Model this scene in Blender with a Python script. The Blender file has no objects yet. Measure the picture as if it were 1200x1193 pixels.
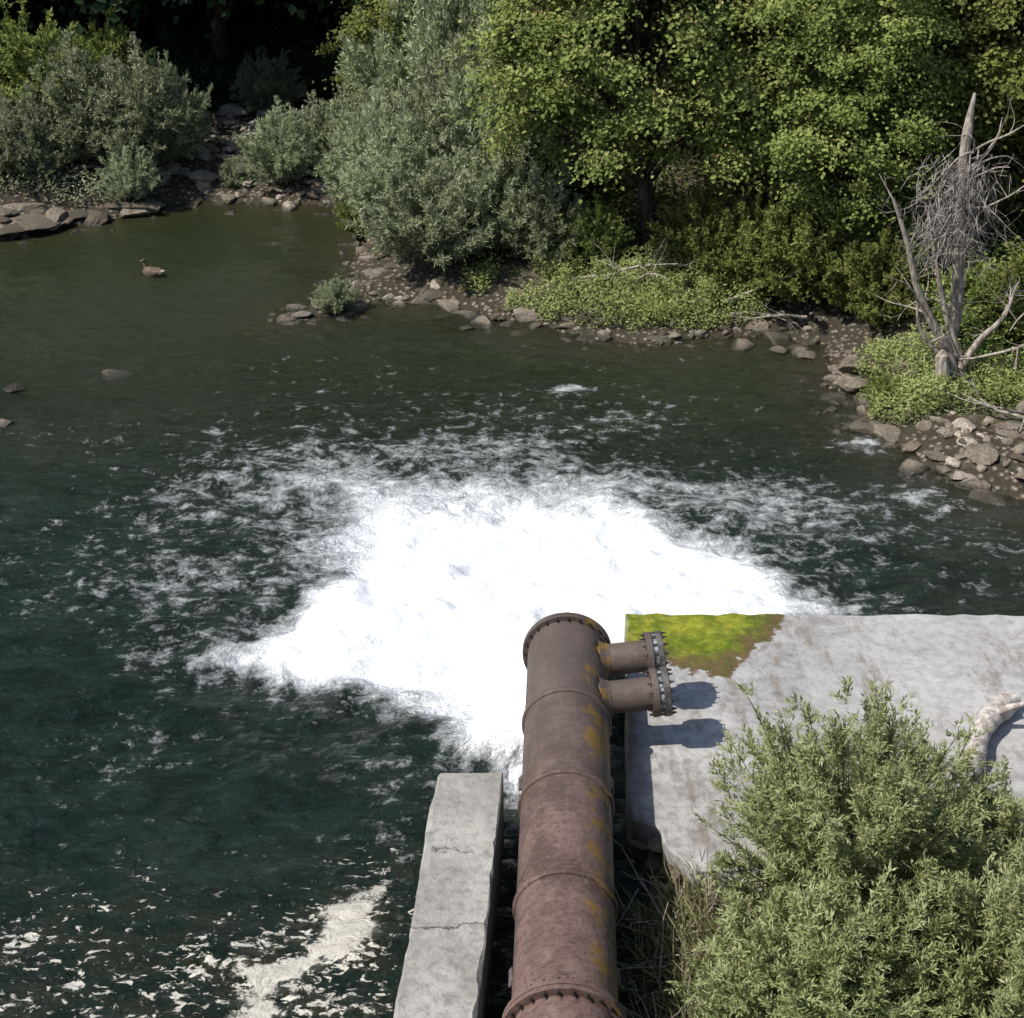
import bpy, math, numpy as np, bmesh
from mathutils import Vector
R_=np.random.RandomState
sc=bpy.context.scene
# ---------------------------------------------------------------- helpers
_tab=R_(7).rand(256,256)
def vnoise(x,y,seed=0):
    x=np.asarray(x,float)+seed*17.37; y=np.asarray(y,float)+seed*9.11
    xi=np.floor(x).astype(int); yi=np.floor(y).astype(int)
    fx=x-xi; fy=y-yi; fx=fx*fx*(3-2*fx); fy=fy*fy*(3-2*fy)
    a=_tab[xi&255,yi&255]; b=_tab[(xi+1)&255,yi&255]; c=_tab[xi&255,(yi+1)&255]; d=_tab[(xi+1)&255,(yi+1)&255]
    return (a*(1-fx)+b*fx)*(1-fy)+(c*(1-fx)+d*fx)*fy
def fbm(x,y,o=4,seed=0):
    s=0;a=.5;f=1;t=0
    for i in range(o):
        s=s+a*vnoise(x*f,y*f,seed+i*3);t+=a;a*=.5;f*=2.03
    return s/t
def sstep(a,b,x):
    t=np.clip((x-a)/(b-a),0,1); return t*t*(3-2*t)
def sdpoly(x,y,P):
    """signed distance, positive inside"""
    P=np.array(P,float); d=np.full(x.shape,1e9); ins=np.zeros(x.shape,bool)
    for i in range(len(P)):
        ax,ay=P[i-1];bx,by=P[i]
        ex,ey=bx-ax,by-ay
        t=np.clip(((x-ax)*ex+(y-ay)*ey)/(ex*ex+ey*ey+1e-12),0,1)
        d=np.minimum(d,np.hypot(x-ax-t*ex,y-ay-t*ey))
        c=((ay>y)!=(by>y))&(x<ex*(y-ay)/((ey) if abs(ey)>1e-9 else 1e-9)+ax)
        ins^=c
    return np.where(ins,d,-d)
def nrm(v): return v/(np.linalg.norm(v,axis=-1,keepdims=True)+1e-9)
class MB:
    def __init__(s): s.V=[];s.F=[];s.n=0
    def add(s,v,f,mat=0,tint=.5,smooth=False):
        v=np.asarray(v,float).reshape(-1,3); f=np.asarray(f,int)
        t=np.broadcast_to(np.asarray(tint,float),(len(v),))
        s.V.append((v,t)); s.F.append((f+s.n,mat,smooth)); s.n+=len(v)
    def build(s,name,mats,loc=None,link=True):
        V=np.concatenate([a for a,_ in s.V]);T=np.concatenate([b for _,b in s.V])
        L=np.concatenate([f.ravel() for f,_,_ in s.F])
        cnt=np.concatenate([np.full(len(f),f.shape[1]) for f,_,_ in s.F])
        mi=np.concatenate([np.full(len(f),m) for f,m,_ in s.F])
        sm=np.concatenate([np.full(len(f),x) for f,_,x in s.F])
        me=bpy.data.meshes.new(name)
        me.vertices.add(len(V)); me.vertices.foreach_set('co',V.ravel())
        me.loops.add(len(L)); me.loops.foreach_set('vertex_index',L.astype(np.int32))
        me.polygons.add(len(cnt)); me.polygons.foreach_set('loop_start',np.concatenate([[0],np.cumsum(cnt)[:-1]]).astype(np.int32))
        me.update(calc_edges=True)
        me.polygons.foreach_set('material_index',mi.astype(np.int32)); me.polygons.foreach_set('use_smooth',sm.astype(bool))
        a=me.attributes.new('tint','FLOAT','POINT'); a.data.foreach_set('value',T.astype(np.float32))
        for m in mats: me.materials.append(m)
        me.update()
        if not link: return me
        ob=bpy.data.objects.new(name,me); sc.collection.objects.link(ob)
        if loc: ob.location=loc
        return ob
def inst(name,me,loc,rot=0,scale=1,parent=None):
    ob=bpy.data.objects.new(name,me); sc.collection.objects.link(ob)
    ob.location=loc; ob.rotation_euler=(0,0,rot)
    ob.scale=(scale,)*3 if not hasattr(scale,'__len__') else scale
    if parent: ob.parent=parent
    return ob
def empty(name):
    e=bpy.data.objects.new(name,None); sc.collection.objects.link(e); return e
def tube(pts,rad,k=6,cap=False):
    pts=np.asarray(pts,float);n=len(pts);rad=np.broadcast_to(np.asarray(rad,float),(n,))
    t=nrm(np.gradient(pts,axis=0))
    ref=np.array([0,0,1.]) if abs(t[:,2]).mean()<.8 else np.array([1.,0,0])
    u=nrm(np.cross(t,ref)); w=np.cross(t,u)
    a=np.arange(k)/k*2*np.pi
    v=pts[:,None]+rad[:,None,None]*(np.cos(a)[None,:,None]*u[:,None]+np.sin(a)[None,:,None]*w[:,None])
    i=np.arange(n-1)[:,None]*k; j=np.arange(k)[None]; j2=(j+1)%k
    q=np.stack([i+j,i+j2,i+k+j2,i+k+j],-1).reshape(-1,4)
    return v.reshape(-1,3),q
def tubes(mb,pts,rad,k=6,mat=0,tint=.5,smooth=True,cap=True):
    v,q=tube(pts,rad,k); mb.add(v,q,mat,tint,smooth)
    if cap:
        mb.add(v[:k],[np.arange(k)[::-1]],mat,tint,False); mb.add(v[-k:],[np.arange(k)],mat,tint,False)
def leaves(mb,pos,ld,nr,L,W,mat,tint):
    """kite leaves"""
    n=len(pos); L=np.broadcast_to(L,(n,))[:,None]; W=np.broadcast_to(W,(n,))[:,None]
    ld=nrm(ld); sd=nrm(np.cross(ld,nr)); nn=np.cross(sd,ld)
    v=np.stack([pos,pos+ld*L*.45+sd*W*.5+nn*W*.12,pos+ld*L,pos+ld*L*.45-sd*W*.5+nn*W*.12],1).reshape(-1,3)
    q=np.arange(n*4).reshape(n,4)
    mb.add(v,q,mat,np.repeat(np.broadcast_to(tint,(n,)),4))
def box(mb,c,s,mat=0,tint=.5,bev=0):
    c=np.array(c);s=np.array(s)/2
    v=np.array([[x,y,z] for x in(-1,1) for y in(-1,1) for z in(-1,1)])*s+c
    f=[[0,1,3,2],[4,6,7,5],[0,4,5,1],[2,3,7,6],[0,2,6,4],[1,5,7,3]]
    mb.add(v,f,mat,tint)
# ---------------------------------------------------------------- materials
class NT:
    def __init__(s,name):
        s.m=bpy.data.materials.new(name); s.m.use_nodes=True; s.t=s.m.node_tree; s.t.nodes.clear()
        s.out=s.n('ShaderNodeOutputMaterial')
    def n(s,typ,ins=None,**kw):
        nd=s.t.nodes.new(typ)
        for k,v in kw.items(): setattr(nd,k,v)
        if ins:
            for k,v in ins.items():
                if isinstance(v,bpy.types.NodeSocket): s.t.links.new(v,nd.inputs[k])
                else: nd.inputs[k].default_value=v
        return nd
    def math(s,op,a,b=0,c=0,clamp=False):
        nd=s.n('ShaderNodeMath',{0:a,1:b,2:c},operation=op,use_clamp=clamp); return nd.outputs[0]
    def noise(s,vec,scale,detail=4,rough=.55,dist=0,out=0):
        return s.n('ShaderNodeTexNoise',{'Vector':vec,'Scale':scale,'Detail':detail,'Roughness':rough,'Distortion':dist}).outputs[out]
    def mix(s,f,a,b):
        nd=s.n('ShaderNodeMix',data_type='RGBA'); 
        for i,v in ((0,f),(6,a),(7,b)):
            if isinstance(v,bpy.types.NodeSocket): s.t.links.new(v,nd.inputs[i])
            else: nd.inputs[i].default_value=v if i==0 else (tuple(v)+(1,))[:4]
        return nd.outputs[2]
    def mr(s,v,a,b,c=0,d=1,smooth=True):
        nd=s.n('ShaderNodeMapRange',{0:v,1:a,2:b,3:c,4:d}); nd.interpolation_type='SMOOTHSTEP' if smooth else 'LINEAR'
        return nd.outputs[0]
    def attr(s,name,out='Fac'): return s.n('ShaderNodeAttribute',attribute_name=name).outputs[out]
    def pos(s): return s.n('ShaderNodeNewGeometry').outputs['Position']
    def obj(s): return s.n('ShaderNodeTexCoord').outputs['Object']
    def mapv(s,vec,scale): return s.n('ShaderNodeMapping',{'Vector':vec,'Scale':scale}).outputs[0]
    def bump(s,h,st=.5,d=.05,normal=None):
        i={'Height':h,'Strength':st,'Distance':d}
        if normal: i['Normal']=normal
        return s.n('ShaderNodeBump',i).outputs[0]
    def pbsdf(s,col,rough=.8,spec=.3,normal=None,metal=0):
        p=s.n('ShaderNodeBsdfPrincipled')
        for k,v in (('Base Color',col),('Roughness',rough),('Specular IOR Level',spec),('Metallic',metal),('Normal',normal)):
            if v is None: continue
            if isinstance(v,bpy.types.NodeSocket): s.t.links.new(v,p.inputs[k])
            else: p.inputs[k].default_value=(tuple(v)+(1,)) if k=='Base Color' else v
        return p.outputs[0]
    def fin(s,sh): s.t.links.new(sh,s.out.inputs[0]); return s.m
def leafmat(name,c0,c1,c2,tr=.3,rough=.5,simple=0,hue=.012):
    m=NT(name); t=m.attr('tint')
    col=m.mix(m.mr(t,.0,.55),c0,c1); col=m.mix(m.mr(t,.6,1.),col,c2)
    if simple==2: return m.fin(m.n('ShaderNodeBsdfDiffuse',{'Color':col}).outputs[0])
    r=m.n('ShaderNodeObjectInfo').outputs['Random']
    col=m.n('ShaderNodeHueSaturation',{'Color':col,'Hue':m.mr(r,0,1,.5-hue,.5+hue*.8),'Value':m.mr(r,0,1,.85,1.15)}).outputs[0]
    a=m.n('ShaderNodeBsdfDiffuse',{'Color':col}).outputs[0] if simple else m.pbsdf(col,rough,.4)
    b=m.n('ShaderNodeBsdfTranslucent',{'Color':col}).outputs[0]
    return m.fin(m.n('ShaderNodeMixShader',{0:tr,1:a,2:b}).outputs[0])
M={}
M['willow']=leafmat('willow_leaves',(.17,.195,.11),(.33,.365,.21),(.45,.475,.32),.25,simple=1)
M['willow2']=leafmat('young_willow_leaves',(.15,.175,.07),(.32,.345,.15),(.47,.48,.26),.3)
M['maple']=leafmat('maple_leaves',(.11,.145,.04),(.245,.285,.085),(.43,.42,.16),.32,simple=1)
M['green']=leafmat('green_leaves',(.11,.145,.04),(.235,.275,.08),(.41,.42,.15),.32,simple=1,hue=.015)
M['dark']=leafmat('shaded_forest_leaves',(.022,.038,.018),(.055,.080,.038),(.11,.135,.07),.2,simple=2)  # shade inside the forest put into these dark leaf colours
M['herb']=leafmat('herb_leaves',(.15,.18,.05),(.30,.33,.12),(.46,.47,.20),.3,simple=1)
M['straw']=leafmat('dry_grass',(.11,.095,.05),(.25,.215,.13),(.40,.35,.23),.2)
M['seed']=leafmat('maple_seeds',(.26,.18,.07),(.42,.30,.13),(.48,.40,.19),.2,simple=1)
def barkmat(name,a,b):
    m=NT(name);p=m.obj();n=m.noise(m.mapv(p,(6,6,1.5)),2,4,.7)
    return m.fin(m.pbsdf(m.mix(m.mr(n,.35,.65),a,b),.9,.2,m.bump(n,.6,.03)))
M['bark']=barkmat('bark',(.03,.022,.015),(.10,.08,.06))
M['dead']=barkmat('dead_bark',(.17,.14,.11),(.45,.39,.33))
M['deadg']=barkmat('dry_vine',(.16,.14,.12),(.36,.32,.28))
m=NT('rock');t=m.attr('tint');p=m.pos()
n=m.noise(p,3,6,.65);n2=m.noise(p,18,4,.7)
col=m.mix(m.mr(t,0,.5),(.08,.065,.048),(.25,.21,.16)); col=m.mix(m.mr(t,.65,1),col,(.52,.44,.36))
col=m.mix(m.mr(n,.45,.66,0,.7),col,(.13,.08,.05)); col=m.mix(m.mr(n2,.42,.66,0,.65),col,(.07,.065,.04))
z=m.n('ShaderNodeSeparateXYZ',{0:p}).outputs[2]
wet=m.mr(m.math('ADD',z,m.math('MULTIPLY',n,.1)),.08,.18,1,0)
col=m.mix(m.math('MULTIPLY',wet,.85),col,(.025,.023,.015))
M['rock']=m.fin(m.pbsdf(col,m.mr(wet,0,1,.85,.3),.4,m.bump(n2,.8,.05)))
m=NT('ground_soil');p=m.pos();n=m.noise(p,.8,6,.65);n2=m.noise(p,9,6,.7);v=m.n('ShaderNodeTexVoronoi',{'Vector':p,'Scale':7}).outputs['Distance']
col=m.mix(m.mr(n,.4,.6),(.075,.062,.04),(.065,.08,.03)); col=m.mix(m.mr(n2,.45,.65),col,(.16,.135,.10))
g=m.mr(m.attr('tint'),.2,.6); gr=m.mix(m.mr(v,.05,.45),(.32,.27,.21),(.06,.05,.035)); col=m.mix(g,col,gr)
M['soil']=m.fin(m.pbsdf(col,.95,.15,m.bump(m.math('SUBTRACT',n2,v),.9,.08)))
def concrete(name,moss=False,base=((.20,.195,.19),(.36,.345,.325)),cracks=()):
    m=NT(name);p=m.pos()
    n=m.noise(p,.9,6,.6,.4);n2=m.noise(p,7,6,.72);n3=m.noise(p,60,3,.7);nb=m.noise(p,2.6,7,.7,.3)
    col=m.mix(m.mr(n,.35,.65),base[0],base[1]); col=m.mix(m.mr(n2,.32,.58,.5,0),col,(.13,.12,.105))
    col=m.mix(m.mr(nb,.53,.72,0,.6),col,(.12,.11,.10))
    col=m.mix(m.mr(n3,.5,.75,0,.35),col,(.50,.48,.45))
    z=m.n('ShaderNodeSeparateXYZ',{0:p}).outputs
    cr=0
    wob=m.math('MULTIPLY_ADD',nb,.5,-.25); wob=m.math('ADD',wob,m.math('MULTIPLY',n2,.07))
    for (ax,pos_,w_,lo_,hi_) in cracks:
        d=m.math('ABSOLUTE',m.math('SUBTRACT',m.math('ADD',z[ax],wob),pos_))
        c_=m.math('MULTIPLY',m.mr(d,w_*.4,w_,1,0),m.mr(z[1-ax],lo_,lo_+.05)); c_=m.math('MULTIPLY',c_,m.mr(z[1-ax],hi_,hi_+.05,1,0))
        cr=c_ if cr==0 else m.math('MAXIMUM',cr,c_)
    if cracks: col=m.mix(m.math('MULTIPLY',cr,.7),col,(.05,.045,.04))
    low=m.mr(m.math('ADD',z[2],m.math('MULTIPLY',n2,.4)),.35,.75,1,0)
    col=m.mix(m.math('MULTIPLY',low,.8),col,(.045,.042,.03))
    rough=.9
    if moss:
        dx=m.math('DIVIDE',m.math('SUBTRACT',z[0],2.45),1.4); dy=m.math('DIVIDE',m.math('SUBTRACT',z[1],19.1),1.5)
        d=m.math('SQRT',m.math('ADD',m.math('MULTIPLY',dx,dx),m.math('MULTIPLY',dy,dy)))
        d=m.math('ADD',d,m.math('MULTIPLY',m.math('SUBTRACT',m.noise(p,1.6,6,.65),.5),1.1))
        mk=m.mr(d,.93,.99,1,0)
        mc=m.mix(m.mr(m.noise(p,2.5,6,.7),.38,.62),(.13,.17,.012),(.34,.34,.035))
        mc=m.mix(m.mr(d,.5,.88),mc,(.15,.10,.045)); mc=m.mix(m.mr(n2,.4,.62,0,.5),mc,(.05,.08,.012))
        st=m.math('MULTIPLY',m.mr(m.math('ADD',z[0],m.math('MULTIPLY',nb,.12)),4.0,4.03),.3);col=m.mix(st,col,(.50,.48,.45))
        st=m.mr(m.noise(m.mapv(p,(.7,1.6,1)),.9,5,.7),.52,.68,0,.5);col=m.mix(st,col,(.19,.175,.16))
        col=m.mix(mk,col,mc); rough=m.mr(mk,0,1,.9,.35)
        dr=m.mr(m.noise(m.mapv(p,(1,.35,1)),2.2,6,.7),.52,.66,0,.7); dr=m.math('MULTIPLY',dr,m.math('SUBTRACT',1,mk)); col=m.mix(dr,col,(.20,.165,.125))
        ed=m.mr(m.math('ADD',z[0],m.math('MULTIPLY',nb,.8)),1.85,2.15,.6,0); ed=m.math('MULTIPLY',ed,m.math('SUBTRACT',1,mk));col=m.mix(ed,col,(.10,.09,.075))
    hh=m.math('ADD',m.math('ADD',n2,nb),m.math('MULTIPLY',n3,.4))
    if cracks: hh=m.math('SUBTRACT',hh,m.math('MULTIPLY',cr,2))
    return m.fin(m.pbsdf(col,rough,.3,m.bump(hh,.7,.045)))
M['slab']=concrete('weathered_concrete_slab',True,((.36,.345,.335),(.50,.48,.46)))
M['wall']=concrete('weathered_concrete_wall',False,((.29,.27,.24),(.45,.425,.38)),((1,12.4,.014,-2,2),(1,13.6,.010,-.9,-.45),(1,10.9,.012,-2,0)))
m=NT('rusty_painted_steel');p=m.pos();t=m.attr('tint')
n=m.noise(m.mapv(p,(1,.6,1)),2.2,6,.65);n2=m.noise(p,14,6,.75);n3=m.noise(m.mapv(p,(2.5,12,2.5)),3,4,.6)
sy=m.n('ShaderNodeSeparateXYZ',{0:p}).outputs
col=m.mix(m.mr(n,.38,.62),(.085,.052,.044),(.18,.115,.10)); 
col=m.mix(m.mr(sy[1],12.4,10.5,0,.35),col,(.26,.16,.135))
col=m.mix(m.mr(n2,.42,.66,0,.7),col,(.06,.034,.022))
col=m.mix(m.mr(n3,.5,.7,0,.4),col,(.24,.18,.16))
sp=m.mr(m.noise(p,5,6,.8),.60,.66,0,.7);col=m.mix(sp,col,(.035,.022,.018))
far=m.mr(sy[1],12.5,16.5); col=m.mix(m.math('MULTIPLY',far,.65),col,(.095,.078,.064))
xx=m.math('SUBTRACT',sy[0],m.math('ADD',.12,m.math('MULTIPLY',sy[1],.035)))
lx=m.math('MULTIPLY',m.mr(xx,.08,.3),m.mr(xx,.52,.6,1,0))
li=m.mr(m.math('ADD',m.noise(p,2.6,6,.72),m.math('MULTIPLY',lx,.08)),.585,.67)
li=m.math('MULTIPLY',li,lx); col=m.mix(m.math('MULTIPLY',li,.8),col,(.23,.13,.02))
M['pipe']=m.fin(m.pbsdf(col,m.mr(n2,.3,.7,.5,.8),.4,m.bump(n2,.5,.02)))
m=NT('flange_steel');p=m.pos();n=m.noise(p,12,5,.7)
M['flange']=m.fin(m.pbsdf(m.mix(m.mr(n,.4,.6),(.05,.043,.038),(.12,.11,.10)),.6,.5,m.bump(n,.3,.01)))
m=NT('gasket_specks');p=m.pos();n=m.noise(p,14,5,.7)
M['gasket']=m.fin(m.pbsdf(m.mix(m.mr(n,.45,.6),(.05,.065,.075),(.30,.34,.36)),.5,.5))  # dark blue-grey band, noise mixes in pale blue-white specks
m=NT('bolt_steel');M['bolt']=m.fin(m.pbsdf((.03,.025,.022),.6,.5))
# water
m=NT('river_water');p=m.pos();dens=m.attr('foam');sh=m.attr('shallow');sm=m.attr('scum');fc=m.attr('flow','Vector');patch=m.attr('patch');amp=m.attr('amp')
n1=m.noise(fc,3.0,6,.66,.25);rid=m.math('SUBTRACT',1,m.math('ABSOLUTE',m.math('MULTIPLY_ADD',n1,4,-2)))
n2=m.noise(m.mapv(p,(1,1.25,.2)),2.8,8,.80,.2)
n2c=m.math('MULTIPLY_ADD',n2,3.0,-1.0)
combo=m.math('ADD',m.math('MULTIPLY',rid,.30),m.math('MULTIPLY',n2c,.70))
val=m.math('ADD',combo,m.math('MULTIPLY',dens,1.45))
foam=m.mr(val,.95,1.55,smooth=False)
fl=m.noise(m.mapv(p,(1.,1.6,1)),6.0,6,.68,.6)
f2=m.mr(m.math('ADD',fl,m.math('MULTIPLY',sm,.13)),.655,.695)
f2=m.math('MULTIPLY',f2,m.mr(sm,.02,.4,0,.95))
pt=m.math('ADD',patch,m.math('MULTIPLY_ADD',m.noise(p,4.5,7,.78,.4),2.0,-1.0)); pf=m.mr(pt,.40,.75)
f2=m.math('MAXIMUM',f2,m.math('MULTIPLY',pf,.92))
b1=m.noise(m.mapv(p,(1,1.5,1)),1.5,2,.5,.3);b2=m.noise(m.mapv(p,(1,1.6,1)),4.2,6,.64,.35)
b2r=m.math('SUBTRACT',1,m.math('ABSOLUTE',m.math('MULTIPLY_ADD',b2,3,-1.5)))
wc=m.mix(m.mr(b1,.35,.65),(.010,.021,.015),(.019,.036,.025))
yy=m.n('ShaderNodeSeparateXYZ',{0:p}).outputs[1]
wc=m.mix(m.mr(yy,20,31),wc,(.022,.029,.011))  # reflection of the bank trees put into the far water's base colour
wc=m.mix(m.math('MULTIPLY',m.mr(sh,0,1),m.mr(b2,.3,.7,.2,.9)),wc,(.046,.035,.018))
wc=m.mix(m.math('MULTIPLY',sm,m.mr(b1,.45,.6,0,.5)),wc,(.038,.022,.011))
wc=m.mix(m.mr(dens,.15,.8,0,.6),wc,(.12,.155,.135))
col=m.mix(foam,wc,(.93,.94,.94)); col=m.mix(f2,col,(.66,.62,.53))
h=m.math('ADD',m.math('MULTIPLY',b1,.45),m.math('MULTIPLY',b2r,.20))
h=m.math('MULTIPLY',m.math('MULTIPLY',h,amp),m.mr(dens,.4,.9,1,.2)); h=m.math('ADD',h,m.math('MULTIPLY',m.mr(dens,.2,.5),m.math('MULTIPLY',n2c,.022)))
h=m.math('MULTIPLY',h,m.mr(f2,0,.6,1,.5))
ff=m.math('MAXIMUM',foam,f2)
M['water']=m.fin(m.pbsdf(col,m.mr(ff,0,.6,.07,.8),.45,m.bump(h,1,.50)))
m=NT('white_water');p=m.pos();n=m.noise(m.mapv(p,(4,1,4)),3,5,.7)
M['jet']=m.fin(m.pbsdf(m.mix(m.mr(n,.3,.55),(.7,.75,.76),(.9,.92,.92)),.6,.3,m.bump(n,.4,.05)))
# ---------------------------------------------------------------- terrain
RIV=[(1.5,-40),(1.55,13.3),(2.0,18.6),(9,18.6),(16,19.3),(17,22.3),(12,23.6),(8.8,23.9),(7.9,24.3),(7.3,25.6),(6.3,26.4),(6.9,27.8),(6.3,28.8),(6.6,30.9),(5.4,31.6),(3.1,30.9),(.7,31.8),(-.74,32.7),(-2.9,33.4),(-5.2,32.3),(-3.6,34.5),(-3.9,36),(-3.7,39),(-4.1,40.7),(-6.8,41),(-8.5,41.3),(-10,39.9),(-10.9,39.3),(-12.9,37.8),(-18,36),(-30,34),(-45,30),(-45,-40)]
def hgt(x,y):
    x=np.asarray(x,float);y=np.asarray(y,float)
    sd=-sdpoly(x,y,RIV)+(fbm(x*1.3,y*1.3,3,5)-.5)*.5
    w=sstep(22,30,y)
    leftbar=sstep(-2,-5,x)*w
    land=.30*np.minimum(sd,2.2)+ w*(1-leftbar)*.42*np.clip(sd-5,0,60)+leftbar*.35*np.clip(sd-12,0,60)
    land=land+(fbm(x*.8,y*.8,4,9)-.5)*.35*sstep(.3,2,sd)
    near=np.minimum(land+.1,.42)*(1-w)+land*w
    z=np.where(sd>0,near*sstep(0,.25,sd)+.02,np.maximum(sd*.5,-1.5)-.03)
    farleft=sstep(-45,-60,x)*sstep(30,20,y)
    return z+farleft*4,sd
def gridmesh(mb,xs,ys,zf,smooth=True):
    X,Y=np.meshgrid(xs,ys);Z,t=zf(X,Y);nx=len(xs);ny=len(ys)
    i=(np.arange(ny-1)[:,None]*nx+np.arange(nx-1)[None]).ravel()
    mb.add(np.stack([X,Y,Z],-1),np.stack([i,i+1,i+nx+1,i+nx],-1),0,t.ravel(),smooth)
    return X,Y
mb=MB()
xs=np.concatenate([np.linspace(-200,-25,25),np.arange(-24,18,.3),np.linspace(18.5,200,28)])
ys=np.concatenate([np.linspace(-120,5,20),np.arange(6,56,.3),np.linspace(57,300,30)])
def tf(X,Y):
    z,sd=hgt(X,Y); return z,np.where((X<-2)&(Y>36),1-sstep(5,9,sd),.75*(1-sstep(.8,2.0,sd)))
gridmesh(mb,xs,ys,tf); mb.build('ground',[M['soil']])
def gz(x,y): return float(hgt(np.array([x]),np.array([y]))[0][0])
# ---------------------------------------------------------------- water
OUT=[(-5.6,24.1),(-4.1,25.2),(-3.0,26.0),(-1.2,25.5),(.6,25.7),(2.4,24.9),(3.6,23.0),(4.75,21.0),(5.6,19.9),(1.9,19.2),(1.0,16.8),(.4,15.4),(-.05,15.4),(-.34,16.7),(-1.4,17.3),(-2.3,17.9),(-3.9,18.3),(-4.7,19.3),(-3.9,20.2),(-3.2,21.7),(-3.6,23.2)]
CORE=[(-1.9,21.9),(-.3,22.9),(1.9,22.4),(3.2,20.9),(4.3,19.8),(1.7,19.2),(1.0,17),(.4,15.6),(.0,15.6),(-.4,16.9),(-1.5,17.8),(-3.2,18.7),(-3.6,19.2),(-2.3,20.6)]
SC1=[(-10,14.9),(-6,14.4),(-3.6,13.3),(-1.4,14.3),(-.9,13),(-1.1,8),(-11,8)]
PAT=[(-3.1,11.6),(-2.9,12.7),(-2.4,13.0),(-2.15,13.8),(-1.5,14.15),(-1.35,13.55),(-1.6,13.1),(-1.95,12.85),(-2.5,12.55),(-2.6,11.6)]
xs=np.concatenate([np.linspace(-60,-14,40),np.arange(-13.9,11,.07),np.linspace(11.2,30,20)])
ys=np.concatenate([np.linspace(-60,8.5,30),np.arange(8.6,34,.07),np.arange(34,43,.15),np.linspace(44,50,4)])
X,Y=np.meshgrid(xs,ys)
wx=X+(fbm(X*.8,Y*.8,5,21)-.5)*2.2; wy=Y+(fbm(X*.8,Y*.8,5,31)-.5)*1.6
so=sdpoly(wx,wy,OUT); co=sdpoly(wx,wy,CORE)
near=sstep(20.5,18.5,Y)
dens=.56*sstep(-1.0+.7*near,1.6-.5*near,so)+.62*sstep(-1.5+.5*near,1.2,co)
halo=.17*np.exp(-np.clip(-so,0,50)/(1.6-.9*near))+(.14-.06*near)*np.exp(-np.clip(-so,0,50)/8)*sstep(37,29,Y)
dens=np.maximum(dens,halo)+ .26*(fbm(X*.45,Y*.75,4,44)-.5)*sstep(34,26,Y)*(1-sstep(.0,1.5,so))
dens+=.22*(fbm(X*.7,Y*.7,4,88)-.5)*sstep(-.3,.8,so)*(1-sstep(0,1.3,co))
for bx,by,br,ba in [(6.4,26.0,.35,.35),(7.0,24.0,.5,.22),(1.1,28.6,.25,.40),(2.2,27.2,.7,.12),(5.0,23.4,1.0,.10),(-6.3,21.5,1.3,.08),(-5.5,17.0,.9,.12),(-1.0,15.9,.6,.15),(-1.5,14.9,.4,.15),(-2.2,16.2,.5,.12)]:
    dens+=ba*np.exp(-(((X-bx)/br/1.5)**2+((Y-by)/br)**2))*(so<.5)
scum=sstep(-1.2,1.2,sdpoly(wx,wy,SC1))*np.clip(-.05+1.9*fbm(X*.8,Y*1.6,4,91),0,1.3); patch=sstep(-.35,.35,sdpoly(X+(fbm(X*2,Y*2,3,3)-.5)*.9,Y+(fbm(X*2,Y*2,3,8)-.5)*.9,PAT))*1.0
sdw=sdpoly(X,Y,RIV)
shal=sstep(2.2,0.,sdw)*sstep(20,24,Y)*.8+sstep(4,9,X)*sstep(24.5,21.5,Y)*.55
cx,cy=.5,19.2
r=np.hypot(X-cx,Y-cy); th=np.arctan2(Y-cy,X-cx)+(fbm(X*.5,Y*.5,5,13)-.5)*1.6
flow=np.stack([np.cos(th)*1.4,np.sin(th)*1.4,r*.30],-1)
calm=sstep(32,38,Y)
amp=(1-.70*calm)*(.8+.5*np.exp(-np.clip(-so,0,99)/4))*(.75+.5*fbm(X*.2,Y*.3,3,71))
Z=(fbm(X*1.0,Y*1.5,4,50)-.5)*.24*amp
core=sstep(-.8,1.2,co)
Z+=core*(.10+.5*(fbm(X*.9,Y*.9,3,60)-.4))+sstep(-.5,1.5,so)*.34*(fbm(X*2.2,Y*2.2,4,66)-.5)
ny,nx=X.shape; mb=MB(); i=(np.arange(ny-1)[:,None]*nx+np.arange(nx-1)[None]).ravel()
mb.add(np.stack([X,Y,Z],-1),np.stack([i,i+1,i+nx+1,i+nx],-1),0,.5,True)
wob=mb.build('river_water',[M['water']]); me=wob.data
for nme,a in (('foam',dens),('shallow',shal),('scum',scum),('patch',patch),('amp',amp)):
    me.attributes.new(nme,'FLOAT','POINT').data.foreach_set('value',a.ravel().astype(np.float32))
me.attributes.new('flow','FLOAT_VECTOR','POINT').data.foreach_set('vector',flow.ravel().astype(np.float32))
# ---------------------------------------------------------------- concrete slab, wall, dam
def jitter_poly(P,step,amt,seed):
    rs=R_(seed);o=[]
    for i in range(len(P)):
        a=np.array(P[i],float);b=np.array(P[(i+1)%len(P)],float);n=max(1,int(np.hypot(*(b-a))/step))
        am=amt[i] if hasattr(amt,'__len__') else amt
        for k in range(n):
            q=a+(b-a)*k/n
            if k: q=q+rs.normal(0,am,2)
            o.append(q)
    return np.array(o)
SL=[(1.63,19.2),(1.40,14.95),(1.75,14.2),(2.3,13.7),(3.3,13.2),(16,12.8),(16,19.1)]
P=jitter_poly(SL,.22,[.018,.09,.09,.09,.05,0,.016],3); n=len(P)
mb=MB()
def inset(P,d):
    t=nrm(np.roll(P,-1,0)-np.roll(P,1,0)); nn=np.stack([-t[:,1],t[:,0]],1); 
    return P+nn*d
tp=inset(P,.03)
rings=[np.c_[P,np.full(n,-.7)],np.c_[P,np.full(n,.57)],np.c_[tp,np.full(n,.6)]]
j=np.arange(n);j2=(j+1)%n;v=np.concatenate(rings)
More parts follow.
